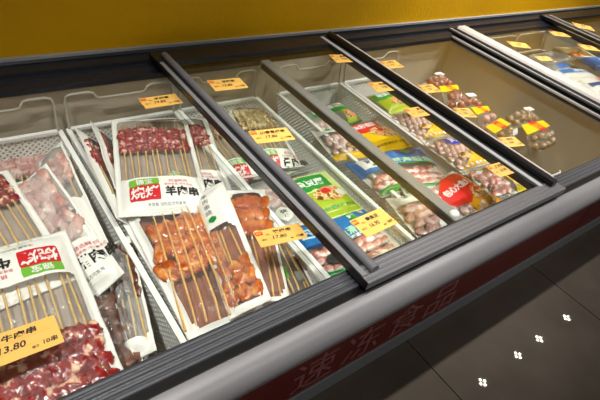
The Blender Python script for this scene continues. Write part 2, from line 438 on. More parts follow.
ss = MB(); ss.box(0.991, 1.003, 0.315, 1.10, 0.876, 0.8795); ss.build('silver_edge', FSILV, la)
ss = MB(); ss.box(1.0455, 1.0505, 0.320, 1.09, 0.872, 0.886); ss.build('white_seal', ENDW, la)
def cap(parent, x, y):
    k = MB(); k.lump((x, y, GZ_LOW + 0.006), 0.012, 0.010, 0.008, 1, 0.0, 14, 9); k.build('bar_end_cap', WHITE, parent)
cap(lb, 0.759, 0.353)
# right end of the first freezer: black rail with two bright lines
e = MB(); e.box(1.606, 1.660, 0.30, 1.137, 0.838, 0.862); e.build('end_rail', FDARK2, t1)
ss = MB(); ss.box(1.616, 1.623, 0.30, 1.13, 0.862, 0.866); ss.build('silver_edge', FSILV, t1)

t2 = thing('chest_freezer', 'second chest freezer farther right with a white end cap along its edge', 'freezer')
X2, X3 = 1.662, 3.9
shell(t2, X2, X3); freezer_front(t2, X2, X3)
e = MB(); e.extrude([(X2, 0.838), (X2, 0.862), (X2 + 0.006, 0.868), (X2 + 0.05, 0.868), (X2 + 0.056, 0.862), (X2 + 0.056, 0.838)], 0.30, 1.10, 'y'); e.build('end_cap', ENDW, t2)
l2 = lid(t2, X2 + 0.056, 2.30, GZ_LOW, [FTRACK, FBLACK], lw=0.012, rw=0.04)
l3 = lid(t2, 2.262, 3.0, GZ_UP, [FTRACK, FBLACK], yf=(0.285, 0.32), yb=(1.05, 1.11), lw=0.05, rw=0.04)
ss = MB(); ss.box(2.264, 2.269, 0.31, 1.09, 0.878, 0.881); ss.build('silver_edge', FSILV, l3)
ss = MB(); ss.box(2.305, 2.312, 0.31, 1.09, 0.874, 0.8815); ss.build('silver_edge', FSILV, l3)
l4 = lid(t2, 2.96, X3 - 0.02, GZ_LOW, [FTRACK, FBLACK])

# ------------------------------------------------------------------ wire baskets
RIM = 0.75
def wire_basket(x0, x1, label, zb=0.585, y0=0.352, y1=1.03, dip=True, loop=(0.25, 0.75), m=WIRE, ins=0.018, hang=True, glint=False):
    t = thing('wire_basket', label, 'basket', Matrix.Translation((x0, y0, zb)), 'wire baskets hanging in the freezer')
    W, D, H = x1 - x0, y1 - y0, RIM - zb
    b = MB(); r = 0.0052
    for (xa, xb, ya, yb) in ((0, W, -r, r), (0, W, D - r, D + r), (-r, r, 0, D), (W - r, W + r, 0, D)):
        b.box(xa, xb, ya, yb, H - 0.004, H + 0.003)
    b.tube([(ins, ins, 0), (W - ins, ins, 0), (W - ins, D - ins, 0), (ins, D - ins, 0)], 0.0022, 6, closed=True)
    b.build('rim', m, t)
    w = MB(); p = 0.0112; hw = 0.0016
    top = [Vector((0, 0, H)), Vector((W, 0, H)), Vector((W, D, H)), Vector((0, D, H))]
    bot = [Vector((ins, ins, 0)), Vector((W - ins, ins, 0)), Vector((W - ins, D - ins, 0)), Vector((ins, D - ins, 0))]
    def wires(A, B, Cc, Dd, p):
        L = (B - A).length; Hh = (Dd - A).length
        nrm = (B - A).cross(Dd - A).normalized()
        def pt(u, v): s, q = u / L, v / Hh; return (A * (1 - s) + B * s) * (1 - q) + (Dd * (1 - s) + Cc * s) * q
        for sg in (1, -1):
            c = -Hh if sg == 1 else 0.0
            while c < (L if sg == 1 else L + Hh):
                u0, v0, u1, v1 = (c, 0, c + Hh, Hh) if sg == 1 else (c, 0, c - Hh, Hh)
                if sg == 1:
                    if u0 < 0: v0 = -u0; u0 = 0
                    if u1 > L: v1 = Hh - (u1 - L); u1 = L
                else:
                    if u0 > L: v0 = u0 - L; u0 = L
                    if u1 < 0: v1 = Hh + u1; u1 = 0
                if v1 - v0 > 0.002:
                    a, b2 = pt(u0, v0), pt(u1, v1); d = (b2 - a).normalized(); sd = d.cross(nrm) * hw; n2 = nrm * hw
                    w.add([a - sd, a + sd, b2 + sd, b2 - sd, a - sd + n2, a + sd + n2, b2 + sd + n2, b2 - sd + n2],
                          [(0, 1, 2, 3), (4, 7, 6, 5), (0, 4, 5, 1), (2, 6, 7, 3), (1, 5, 6, 2), (0, 3, 7, 4)])
                c += p
    for i in range(4): wires(bot[i], bot[(i + 1) % 4], top[(i + 1) % 4], top[i], p)
    wires(bot[0], bot[1], bot[2], bot[3], p * 1.6)
    w.build('wire_mesh', m, t)
    if hang:
        zt = 0.830 - zb
        for (yy, y2, dz) in ((D, D + 0.012, 0.0),):
            h = MB(); z2 = zt + dz; a0, a1 = loop
            pts = [(0.003, yy, H), (0.003, y2, z2 - 0.014), (0.007, y2, z2 - 0.004), (0.018, y2, z2)]
            if dip:
                pts += [(W * a0 - 0.01, y2, z2), (W * a0, y2, z2 - 0.003), (W * a0 + 0.008, y2, z2 - 0.016), (W * a0 + 0.018, y2, z2 - 0.018), (W * a1 - 0.018, y2, z2 - 0.018), (W * a1 - 0.008, y2, z2 - 0.016), (W * a1, y2, z2 - 0.003), (W * a1 + 0.01, y2, z2)]
            pts += [(W - 0.018, y2, z2), (W - 0.007, y2, z2 - 0.004), (W - 0.003, y2, z2 - 0.014), (W - 0.003, yy, H)]
            h.tube(pts, 0.0032, 6); h.build('hanger', WIREG, t)
        h = MB(); zf = 0.802 - zb; a, c = W * 0.38, W * 0.93
        h.tube([(a, 0, H), (a, 0.004, zf - 0.02), (a + 0.004, 0.008, zf - 0.006), (a + 0.016, 0.010, zf), (c - 0.016, 0.010, zf), (c - 0.004, 0.008, zf - 0.006), (c, 0.004, zf - 0.02), (c, 0, H)], 0.0036, 8)
        h.build('hanger', WIRE, t)
        if glint: k = MB(); k.lump((W - 0.022, 0.026, 0.785 - zb), 0.011, 0.008, 0.010, 1, 0, 14, 9); k.tube([(W - 0.022, 0.026, 0.785 - zb), (W - 0.010, 0.012, H)], 0.0035, 6); k.build('corner_glint', WHITE, t)  # white lump added in place of a bright glint at the rim corner
    return t
wire_basket(-0.36, -0.04, 'white wire basket at the far left edge, mostly out of view')
wire_basket(-0.03, 0.214, 'leftmost white wire basket with the beef skewer packs in it')
wire_basket(0.232, 0.490, 'white wire basket holding lamb and sauced meat skewer packs')
wire_basket(0.503, 0.737, 'white wire basket crossed by the left rail of the upper lid')
wire_basket(0.812, 1.052, 'white wire basket under the middle lid bar with the red front pouch in it', glint=True)
wire_basket(1.066, 1.306, 'white wire basket under the thick black lid rail with pink fish ball pouches')

# ------------------------------------------------------------------ sealed pouches
def frame4(q, z, w=None, l=None, anchor=None, dz=0.0, flip=False):
    """matrix and size of a flat pack from four photo corners (top-left, top-right, bottom-right, bottom-left as the pack reads)"""
    zz = z if isinstance(z, (list, tuple)) else (z,) * 4
    p = [at(a, b, h) for (a, b), h in zip(q, zz)]
    c = (p[0] + p[1] + p[2] + p[3]) / 4
    ux = (p[1] - p[0] + p[2] - p[3]) / 2; uy = (p[0] - p[3] + p[1] - p[2]) / 2
    W, L = ux.length, uy.length
    ey = uy.normalized(); ex = (ux - ey * ux.dot(ey)).normalized(); ez = ex.cross(ey)
    w = w or W; l = l or L
    if anchor is not None:
        k = anchor; s = ((-1, 1), (1, 1), (1, -1), (-1, -1))[k]
        c = p[k] - ex * (s[0] * w / 2) - ey * (s[1] * l / 2)
    m = Matrix((ex, ey, ez)).transposed().to_4x4(); m.translation = c + Vector((0, 0, dz))
    return m, w, l

class Pouch:
    def __init__(self, w, l, t, seal=0.012, seed=0, crease=0.0016):
        self.w, self.l, self.t, self.seal, self.seed, self.cr = w, l, t, seal, seed, crease
    def top(self, u, v):
        a = min(1, abs(u) / (self.w / 2 - self.seal)); b = min(1, abs(v) / (self.l / 2 - self.seal))
        k = max(0, (1 - a ** 3.2)) ** 0.55 * max(0, (1 - b ** 5)) ** 0.5
        n = noise.noise(Vector((u * 38, v * 22, self.seed))) + 0.6 * noise.noise(Vector((u * 90, v * 60, self.seed + 4)))
        return 0.0012 + self.t * 0.74 * k + self.cr * n * (0.35 + k) + self.edge(u, v)
    def edge(self, u, v):
        return 0.003 * noise.noise(Vector((u * 14, v * 14, self.seed + 20)))
    def low(self, u, v):
        a = min(1, abs(u) / (self.w / 2 - self.seal)); b = min(1, abs(v) / (self.l / 2 - self.seal))
        k = max(0, (1 - a ** 3.2)) ** 0.55 * max(0, (1 - b ** 5)) ** 0.5
        return -0.0004 - self.t * 0.24 * k + self.edge(u, v)
    def film(self, parent, mats, zone, step=0.004, lowmat=0):
        nx = max(12, int(self.w / step)); ny = max(12, int(self.l / step)); b = MB()
        def xy(i, j):
            u = -self.w / 2 + self.w * i / nx; v = -self.l / 2 + self.l * j / ny
            ru = 1 + 0.012 * noise.noise(Vector((v * 25, 0, self.seed))); rv = 1 + 0.010 * noise.noise(Vector((u * 25, 5, self.seed)))
            return u, v, u * ru, v * rv
        vs = []; 
        for j in range(ny + 1):
            for i in range(nx + 1):
                u, v, uu, vv = xy(i, j); vs.append((uu, vv, self.top(u, v)))
        o2 = len(vs)
        for j in range(ny + 1):
            for i in range(nx + 1):
                u, v, uu, vv = xy(i, j); vs.append((uu, vv, self.low(u, v)))
        k = nx + 1
        b.v = vs
        for j in range(ny):
            for i in range(nx):
                u = -self.w / 2 + self.w * (i + .5) / nx; v = -self.l / 2 + self.l * (j + .5) / ny
                b.f.append([j*k+i, j*k+i+1, (j+1)*k+i+1, (j+1)*k+i]); b.m.append(zone(u, v)); b.s.append(True)
                b.f.append([o2+j*k+i, o2+(j+1)*k+i, o2+(j+1)*k+i+1, o2+j*k+i+1]); b.m.append(lowmat); b.s.append(True)
        for i in range(nx):
            b.f.append([i, o2+i, o2+i+1, i+1]); b.m.append(0); b.s.append(False)
            a = ny * k + i; b.f.append([a, a+1, o2+a+1, o2+a]); b.m.append(0); b.s.append(False)
        for j in range(ny):
            a = j * k; b.f.append([a, a+k, o2+a+k, o2+a]); b.m.append(0); b.s.append(False)
            a = j * k + nx; b.f.append([a, o2+a, o2+a+k, a+k]); b.m.append(0); b.s.append(False)
        return b.build('pouch', mats, parent)

def in_rr(u, v, x0, x1, y0, y1, r):
    if not (x0 < u < x1 and y0 < v < y1): return False
    dx = max(x0 + r - u, u - (x1 - r), 0); dy = max(y0 + r - v, v - (y1 - r), 0)
    return dx * dx + dy * dy <= r * r

def skewer_pack(label, q, z, meat, name3, n=10, w=0.172, l=0.335, anchor=None, t=0.026, seed=0, window=(-0.225, 0.475), mspan=(0.10, 0.345), sspan=(-0.25, 0.45),
                side=0.012, printed=True, red_first=False, chunks=5, stick=BAMBOO, group='skewer packs in the freezer', border=WHITE, back=GREYBACK, win=CLEAR, mr=None, dz=0.0, meat_w=0.84, lean=0.0, big=False, backprint=False, greendot=False, over=False):
    m, w, l = frame4(q, z, w, l, anchor, dz)
    T = thing('skewer_pack', label, 'packaged food', m, group)
    P = Pouch(w, l, t, 0.010, seed)
    wx = w / 2 - side
    P.film(T, [border, win, back], lambda u, v: 1 if in_rr(u, v, -wx, wx, window[0] * l, window[1] * l, 0.014) else 0, 0.0036 if big else 0.0045, 2)
    rnd = random.Random(seed + 11)
    sp = w * meat_w / n; rr = mr or min(0.0105, sp * 0.62)
    for i in range(n):
        u0 = -w * meat_w / 2 + sp * (i + 0.5)
        j1, j2 = rnd.uniform(-0.004, 0.004), rnd.uniform(-0.006, 0.006)
        va, vb = sspan[0] * l + rnd.uniform(-0.004, 0.004), sspan[1] * l + rnd.uniform(-0.006, 0.004)
        def pz(u, v): return max(0.0015, P.top(u, v) - 0.0035)
        b = MB(); pts = []
        for k in range(9):
            s = k / 8; v = va + (vb - va) * s; u = u0 + j1 * (1 - s) + j2 * s + lean * (0.5 - s)
            pts.append((u, v, (pz(u, v) + 0.0015) if over else min(pz(u, v) - 0.001, 0.008)))
        b.tube(pts, 0.0021 if over else 0.0018, 6, taper=[1] * 8 + [0.35])
        sk = b.build('skewer', stick, T)
        c = MB(); ma, mb_ = mspan[0] * l, mspan[1] * l
        for k in range(chunks):
            s = (k + 0.5) / chunks; v = ma + (mb_ - ma) * s + rnd.uniform(-0.003, 0.003); u = u0 + lean * 0.5 * (0.5 - s) + rnd.uniform(-0.0015, 0.0015)
            hz = max(0.004, P.top(u, v) - 0.0015)
            ry = (mb_ - ma) / chunks * 0.58
            zc = hz * 0.5; rz = min(hz * 0.52, 0.010)
            rot = Matrix.Rotation(rnd.uniform(-0.5, 0.5), 3, 'Z')
            c.lump((u, v, zc), rr * rnd.uniform(0.9, 1.15), ry * rnd.uniform(0.9, 1.1), rz, rnd.uniform(0, 90), 0.42, 14, 10, 0, rot, 0.75)
        c.build('meat', meat, sk)
    if printed:
        b = MB(); f = lambda u, v: P.top(u, v) + 0.0006
        g = lambda u, v: P.top(u, v) + 0.0011
        top = window[0] * l - 0.004
        bw = w * 0.33; cx = -w / 2 + w * 0.07 + bw / 2 + 0.012
        yg = top - 0.010; yr = top - 0.020 - 0.019
        patch(b, rrect(cx, yg, bw, 0.020, 0.001), f, 0, 0.006); patch(b, rrect(cx, yr, bw, 0.040, 0.001), f, 1, 0.006)
        put_words(b, '锦宝', cx, yg, 0.0155, g, 2, 0.015)
        put_words(b, '烧烤', cx, yr, 0.031, g, 2, 0.02, width=bw * 0.94)
        put_words(b, name3, cx + bw / 2 + 0.041, yr - 0.002, 0.026, g, 3, 0.035, width=0.064)
        put_words(b, '精选鲜肉', cx + bw / 2 + 0.036, yg - 0.002, 0.0085, g, 4, 0.0)
        put_words(b, '美味串串 冷冻食品', cx + bw / 2 + 0.036, yg - 0.0125, 0.0062, g, 4, 0.0)
        put_words(b, '净含量 加热后方可食用', 0.004, yr - 0.030, 0.0065, g, 5, 0.0)
        for k in range(3):
            yy = yr - 0.036 - k * 0.004
            patch(b, [(-w * .42, yy), (w * .40, yy + 0.004), (w * .40, yy + 0.0052), (-w * .42, yy + 0.0012)], f, 6, 0.02)
        b.build('printed_label', [GREENP, REDP, WHITE, INK, REDINK, GRAYINK, mat('faint_green', (206, 222, 196), 0.5)], T)
    if greendot:
        b = MB(); f = lambda u, v: P.top(u, v) + 0.0008
        patch(b, [(0.0085*math.cos(2*PI*i/16) - w*.08, l*.19 + 0.0085*math.sin(2*PI*i/16)) for i in range(16)], f, 0, 0.004)
        for k in range(4): put_words(b, '羊肉串烧'[k], -w*.12, l*(.42 - .055*k), 0.013, f, 1, 0.0)
        b.build('printed_label', [DGREEN, GRAYINK], T)
    if backprint:
        b = MB(); f = lambda u, v: P.top(u, v) + 0.0008
        patch(b, [(-w*.34, -l*.20), (-w*.16, -l*.22), (-w*.12, -l*.02), (-w*.30, 0)], f, 0, 0.006)
        patch(b, [(w*.05, -l*.30), (w*.28, -l*.30), (w*.28, -l*.16), (w*.05, -l*.16)], f, 1, 0.006)
        put_words(b, '猪肉串', -w*.02, -l*.40, l*.035, lambda u, v: P.top(u, v) + 0.001, 1, 0.0, width=w*.5)
        b.build('printed_label', [GREENP, GRAYINK], T)
    return T

def food_bag(label, q, z, zone, mats, decals, t=0.022, seed=0, w=None, l=None, anchor=None, pieces=None, group='pouches of frozen balls and seafood', dz=0.0):
    m, w, l = frame4(q, z, w, l, anchor, dz)
    T = thing('frozen_food_pouch', label, 'packaged food', m, group)
    P = Pouch(w, l, t, 0.008, seed, 0.0010)
    P.film(T, mats, lambda u, v: zone(u / w, v / l), 0.004, len(mats) - 1)
    if pieces:
        pm, rad, (ux0, ux1), (vy0, vy1), pname, flat = pieces
        rnd = random.Random(seed); v = vy0 * l + rad; row = 0
        while v < vy1 * l - rad * 0.5:
            u = ux0 * w + rad * (1 + 0.9 * (row % 2))
            while u < ux1 * w - rad * 0.6:
                uu, vv = u + rnd.uniform(-1, 1) * rad * 0.2, v + rnd.uniform(-1, 1) * rad * 0.2
                hz = max(0.004, P.top(uu, vv) - 0.001)
                b = MB()
                if flat: b.lump((0, 0, 0), rad * rnd.uniform(1.3, 1.9), rad * rnd.uniform(0.7, 1.0), min(rad, hz * 0.5), rnd.uniform(0, 50), 0.5, 12, 8, 0, Matrix.Rotation(rnd.uniform(-0.8, 0.8), 3, 'Z'))
                else: b.lump((0, 0, 0), rad * rnd.uniform(0.85, 1.1), rad * rnd.uniform(0.85, 1.25), min(rad, hz * 0.5), rnd.uniform(0, 50), 0.3, 10, 7)
                o = b.build(pname, pm, T); o.location = (uu, vv, hz * 0.5)
                u += rad * 2.0
            v += rad * 1.85; row += 1
    b = MB(); dm = []
    def mi(x):
        if x not in dm: dm.append(x)
        return dm.index(x)
    for k, d in enumerate(decals):
        lift = 0.0006 + 0.0004 * k
        f = lambda u, v: P.top(max(-w/2, min(w/2, u)), max(-l/2, min(l/2, v))) + lift
        if d[0] == 'p': patch(b, [(a * w, c * l) for a, c in d[1]], f, mi(d[2]), 0.006)
        else: put_words(b, d[1], d[2] * w, d[3] * l, d[4] * l, f, mi(d[6]), 0.03, rot=d[7] if len(d) > 7 else 0, width=d[5] * w)
    if decals: b.build('printed_label', dm, T)
    return T

# ---- basket with lamb and sauced packs
def dx(q, a, b): return [(x + a, y + b) for x, y in q]
LQ = [(117, 127), (181, 117), (209, 206), (119, 221)]
skewer_pack('lamb skewer pack on top of its basket with three big black characters', LQ, 0.772, LAMB, '羊肉串', seed=1, anchor=None, big=True)
skewer_pack('lamb skewer pack peeking out under the right side of the top lamb pack', [(139, 124), (203, 114), (236, 197), (150, 212)], 0.745, LAMB, '羊肉串', seed=2)
skewer_pack('sauced orange skewer pack lying in front, half under the top lamb pack', [(124, 222), (212, 190), (272, 300), (202, 338)], 0.757, CHICK, '鸡肉串', seed=3, w=0.178, l=0.32,
            window=(-0.46, 0.40), mspan=(-0.12, 0.30), sspan=(-0.44, 0.36), n=9, chunks=3, stick=BAMBOO2, back=SAUCEBACK, printed=False, side=0.016, t=0.03, mr=0.0125, big=True, lean=-0.035, over=True)
skewer_pack('narrow pack with a green dot leaning beside the sauced orange pack', [(192, 196), (222, 187), (262, 303), (238, 313)], [0.775, 0.795, 0.795, 0.765], CHICK, '', seed=4, w=0.075, l=0.30,
            window=(-0.46, 0.12), mspan=(-0.44, -0.16), sspan=(-0.45, 0.11), n=3, chunks=3, stick=BAMBOO2, back=SAUCEBACK, printed=False, side=0.010, t=0.016, greendot=True)
skewer_pack('amber meat pack with a clear front standing at the right of the orange pack', [(226, 196), (262, 184), (279, 298), (252, 310)], [0.765, 0.765, 0.775, 0.765], CHICK2, '', seed=5, w=0.085, l=0.30,
            window=(-0.47, 0.42), mspan=(0.02, 0.40), sspan=(-0.46, 0.20), n=5, chunks=3, stick=BAMBOO2, back=SAUCEBACK, printed=False, side=0.007, t=0.024, mr=0.012)
skewer_pack('lamb pack standing on its side nearest the left rim of its basket', [(80, 138), (99, 137), (141, 228), (126, 228)], [0.768, 0.715, 0.715, 0.768], LAMB, '', seed=6, w=0, l=0,
            window=(-0.30, 0.40), mspan=(0.05, 0.36), sspan=(-0.3, 0.4), n=3, printed=False, side=0.016, t=0.014)
skewer_pack('second lamb pack standing on its side behind the one at the rim', [(99, 139), (113, 136), (136, 205), (126, 206)], [0.755, 0.69, 0.69, 0.755], LAMB, '', seed=7, w=0, l=0,
            window=(-0.30, 0.40), mspan=(-0.1, 0.36), sspan=(-0.3, 0.4), n=3, printed=False, side=0.012, t=0.014)
skewer_pack('narrow pack of dark skewers just in front of the 17.80 price card', [(262, 238), (283, 236), (322, 291), (284, 309)], [0.735, 0.735, 0.735, 0.72], DARKM, '', seed=8, w=0, l=0,
            window=(-0.46, 0.47), mspan=(0.40, 0.47), sspan=(-0.42, 0.45), n=5, chunks=1, stick=BAMBOO2, back=DARKBACK, printed=False, side=0.006, t=0.016, backprint=True)

# ---- leftmost basket: beef packs
BQ = [(147, 398), (20, 430), (-14, 249), (66, 231)]
skewer_pack('beef skewer pack nearest the camera, its meat end towards the front edge', BQ, 0.792, BEEF, '牛肉串', seed=9, w=0.172, l=0.345, anchor=3, window=(-0.20, 0.47), mspan=(0.10, 0.46), sspan=(-0.24, 0.40), side=0.013, t=0.030, big=True, mr=0.012, red_first=True)
skewer_pack('beef skewer pack at the left photo edge behind the nearest beef pack', [(-60, 190), (8, 170), (52, 243), (-20, 262)], [0.775, 0.775, 0.785, 0.785], BEEF, '牛肉串', seed=10, window=(-0.30, 0.47), mspan=(0.16, 0.45), sspan=(-0.30, 0.46), printed=False, side=0.013, anchor=1)
skewer_pack('pale pink meat pack tilted between the beef packs with a red label at its front', [(10, 184), (40, 190), (116, 304), (72, 282)], [0.750, 0.785, 0.750, 0.750], PORK, '猪肉串', seed=11, w=0.115, l=0.31, window=(-0.18, 0.47), mspan=(-0.14, 0.45), sspan=(-0.2, 0.46), n=5, chunks=5, side=0.006, win=MILKY, mr=0.012, t=0.03)
skewer_pack('slim pack standing upright at the back of the beef basket with a white lower back', [(41, 149), (58, 156), (112, 256), (80, 266)], [0.745, 0.775, 0.78, 0.75], PORK, '', seed=12, w=0, l=0, window=(-0.06, 0.47), mspan=(0.12, 0.38), sspan=(-0.06, 0.42), n=3, chunks=4, side=0.004, win=MILKY, printed=False, t=0.03, backprint=True)
skewer_pack('brownish pack along the right wall of the beef basket with a green label corner', [(104, 238), (128, 246), (158, 352), (122, 366)], [0.725, 0.745, 0.745, 0.725], DARKM, '', seed=13, w=0, l=0, window=(-0.40, 0.47), mspan=(-0.05, 0.42), sspan=(-0.40, 0.45), n=4, chunks=4, side=0.006, win=MILKY, printed=False, t=0.03)
skewer_pack('dark beef pack lying low between the nearest beef pack and the brownish pack', [(76, 284), (112, 278), (150, 372), (100, 392)], [0.735, 0.735, 0.735, 0.735], DARKM, '', seed=14, w=0, l=0, window=(-0.47, 0.40), mspan=(-0.40, 0.30), sspan=(-0.44, 0.38), n=4, chunks=4, side=0.012, printed=False, t=0.022, mr=0.012)
skewer_pack('white backed pack lying deep in the beef basket with black characters showing', [(8, 150), (42, 146), (72, 250), (20, 262)], 0.69, PORK, '牛肉串', seed=15, w=0.15, l=0.30, window=(0.10, 0.47), mspan=(0.2, 0.44), sspan=(0.05, 0.45))

# ---- basket crossed by the left rail
skewer_pack('brown skewer bag lying left of the upper lid rail', [(190, 122), (226, 112), (272, 172), (232, 188)], 0.722, BROWNM, '羊肉串', seed=16, w=0.125, l=0.30, window=(-0.26, 0.46), mspan=(0.12, 0.44), sspan=(-0.28, 0.46), n=8, side=0.009, t=0.026)
skewer_pack('golden skewer bag under the price card right of the upper lid rail', [(229, 108), (262, 104), (303, 166), (262, 176)], 0.722, GOLDM, '骨肉串', seed=17, w=0.115, l=0.29, window=(-0.30, 0.46), mspan=(0.10, 0.42), sspan=(-0.33, 0.45), n=7, side=0.010, t=0.026)

# generic zones of a printed pouch: 0 printed colour, 1 clear window, last = back
def hexa(c, r, n=6): return [(c[0] + r * math.cos(2*PI*i/n), c[1] + r * math.sin(2*PI*i/n)) for i in range(n)]
def banner(x0, x1, y0, y1, tab=0.12):
    return [(x0, y0 + tab*0.4), (x0 + (x1-x0)*0.3, y0), (x1, y0 + tab*0.2), (x1 - 0.02, y1 - tab*0.3), (x0 + (x1-x0)*0.55, y1), (x0 + 0.01, y1 - tab*0.6)]
# lime pouch
LQ2 = [(284, 187), (319, 167), (361, 206), (317, 228)]
food_bag('lime green pouch with a dark green banner right of the left lid rail', LQ2, 0.735, lambda u, v: 0 if v < 0.30 else (1 if (u < 0.15 and v < .46) else 0),
         [mat('lime_white_print', (222, 230, 150), 0.4), MILKY, PALE],
         [('p', [(-.48, -.48), (.48, -.48), (.48, .0), (-.48, .0)], LIME), ('p', banner(-.46, .28, .02, .40), DGREEN), ('w', '鱼豆腐', -.10, .20, .17, .56, WHITE),
          ('p', blob(.10, -.10, .36, .16, 3, amp=.5), FOODA), ('p', blob(.04, -.04, .10, .07, 8), REDP), ('p', blob(.33, -.12, .12, .08, 5), WHITE), ('w', '煮火锅 煎炸烤 炒菜', .0, -.38, .05, .8, DGREEN)], seed=21)
food_bag('sky blue pouch under a price card in front of the lime green pouch', [(318, 226), (358, 205), (405, 250), (366, 276)], 0.730, lambda u, v: 0 if v > -.02 else 1,
         [BLUEP, CLEAR, PALE],
         [('p', hexa((.06, .33), .10, 14), DGREEN), ('w', '好食', .06, .33, .09, .17, WHITE), ('p', blob(.30, .38, .07, .07, 2), PALE), ('w', '鱼滑墨鱼', -.08, .10, .14, .66, mat('pale_green_print', (178, 220, 190), 0.5)), ('w', '好味道每一天', -.1, -.01, .06, .5, WHITE),
          ('p', [(-.48, -.47), (.40, -.47), (.40, -.40), (-.48, -.42)], DGREEN)], seed=22, pieces=(STEAK, 0.0115, (-.42, .42), (-.42, -.02), 'squid_piece', True))
food_bag('blue topped pouch of squid pieces left of the left lid rail', [(285, 234), (322, 219), (362, 268), (322, 297)], 0.722, lambda u, v: 0 if v > .06 else 1,
         [BLUEP, CLEAR, PALE],
         [('p', [(-.30, .16), (.3, .14), (.3, .36), (-.28, .38)], mat('ice_blue_print', (176, 212, 236), 0.4)), ('w', '墨鱼花', 0.0, .26, .12, .44, NAVY), ('p', [(-.44, .02), (.44, .02), (.44, .055), (-.44, .055)], NAVY), ('p', [(-.46, -.48), (.46, -.48), (.46, -.34), (-.46, -.36)], DGREEN), ('p', blob(.1, -.22, .24, .1, 4), INK)], seed=23, pieces=(STEAK, 0.011, (-.42, .42), (-.36, .04), 'squid_piece', True))
food_bag('grey pink pouch with a small green round emblem beside the narrow gap', [(240, 186), (283, 166), (318, 218), (278, 236)], 0.722, lambda u, v: 1 if (abs(u) < .42 and -.46 < v < .30) else 0,
         [mat('grey_pink_print', (196, 182, 180), 0.4), MILKY, PALE],
         [('p', hexa((.22, -.33), .11, 14), DGREEN), ('w', '好食', .22, -.33, .08, .17, WHITE), ('p', blob(-.16, -.32, .15, .11, 6), PALE), ('w', '猪', -.16, -.32, .12, .14, GRAYINK), ('p', [(-.4, .30), (.4, .30), (.38, .42), (-.36, .42)], mat('dark_grey_print', (96, 88, 88), 0.4)), ('w', '老灶里脊', 0, .36, .07, .6, PALE)],
         seed=24, pieces=(PORK, 0.012, (-.42, .42), (-.15, .30), 'pork_piece', True))
food_bag('amber pouch partly hidden under the grey pink pouch at the lid rail', [(282, 206), (308, 196), (330, 226), (300, 240)], 0.705, lambda u, v: 0, [LIME, CLEAR, PALE], [('p', blob(0, 0, .3, .3, 3, amp=.4), FOODA)], seed=25)

# ---- basket under the middle lid bar
GQ = [(318, 108), (338, 102), (362, 120), (340, 127)]
food_bag('green pouch lying deep at the back corner right of the middle lid bar', GQ, 0.70, lambda u, v: 0 if v > -.05 or u > -.1 else 1, [DGREEN, MILKY, PALE], [('p', [(-.1, -.46), (.46, -.46), (.46, -.04), (-.1, -.04)], LIME), ('p', blob(.16, -.25, .24, .18, 5, amp=.4), FOODA), ('w', '鱼豆腐', -.02, .22, .2, .6, WHITE)], seed=26)
food_bag('green and pink pouch lying deep at the back left of the middle lid bar', [(298, 118), (318, 108), (340, 128), (316, 138)], 0.71, lambda u, v: 0 if (v > .02 and u > -.15) else 1, [DGREEN, MILKY, PALE], [('w', '鱼豆腐', .15, .25, .2, .5, WHITE)], seed=27, pieces=(BALLP, 0.0105, (-.45, .45), (-.45, 0.0), 'fish_ball', False))
food_bag('white topped pouch with pink contents left of the middle lid bar', [(314, 134), (342, 124), (372, 154), (338, 166)], 0.74, lambda u, v: 0 if v > .22 else 1, [PALE, CLEAR, PALE], [('w', '好食福', .0, .33, .13, .5, DGREEN), ('p', [(-.48, -.48), (.48, -.48), (.48, -.36), (-.48, -.34)], YELP), ('p', blob(.12, -.22, .16, .10, 3), FOODA)], seed=28, pieces=(BALLP, 0.0105, (-.44, .44), (-.34, .2), 'fish_ball', False))
food_bag('blue pouch with a white label square left of the middle lid bar', [(346, 166), (378, 154), (414, 186), (384, 200)], 0.745, lambda u, v: 0 if v > .0 else 1, [BLUEP, CLEAR, PALE], [('p', [(-.34, .12), (.30, .12), (.30, .44), (-.34, .44)], WHITE), ('w', '好食', -.02, .3, .14, .36, NAVY), ('p', [(-.1, .15), (.14, .15), (.14, .19), (-.1, .19)], DGREEN), ('p', [(-.46, -.47), (.46, -.47), (.46, -.34), (-.46, -.36)], DGREEN)], seed=29, pieces=(STEAK, 0.011, (-.44, .44), (-.36, -.02), 'squid_piece', True))
food_bag('pink meat pouch with a white label at the front left of the middle lid bar', [(388, 202), (418, 190), (452, 226), (424, 246)], 0.745, lambda u, v: 0 if v > .22 else 1, [PALE, CLEAR, PALE], [('p', [(-.3, .26), (.3, .26), (.3, .46), (-.3, .46)], WHITE), ('w', '好食', .0, .37, .11, .4, DGREEN), ('p', hexa((.2, -.38), .09, 14), PALE)], seed=30, pieces=(PORK, 0.012, (-.44, .44), (-.46, .2), 'meat_slice', True))
food_bag('red and yellow pouch right of the middle lid bar at mid depth', [(345, 131), (374, 117), (412, 146), (377, 157)], 0.760, lambda u, v: 1 if (v > .05 and u > .12) or v > .44 else 0, [YELP, MILKY, PALE],
         [('p', banner(-.46, .22, .06, .46), REDP2), ('w', '鱼籽福袋', -.14, .26, .15, .56, WHITE), ('p', blob(.14, -.02, .34, .18, 7, amp=.5), FOODA), ('p', blob(.08, .04, .08, .06, 3), REDP), ('w', '煮火锅 煎炸烤 炒菜', .0, -.36, .05, .8, mat('brown_ink', (110, 76, 20), .5))], seed=31)
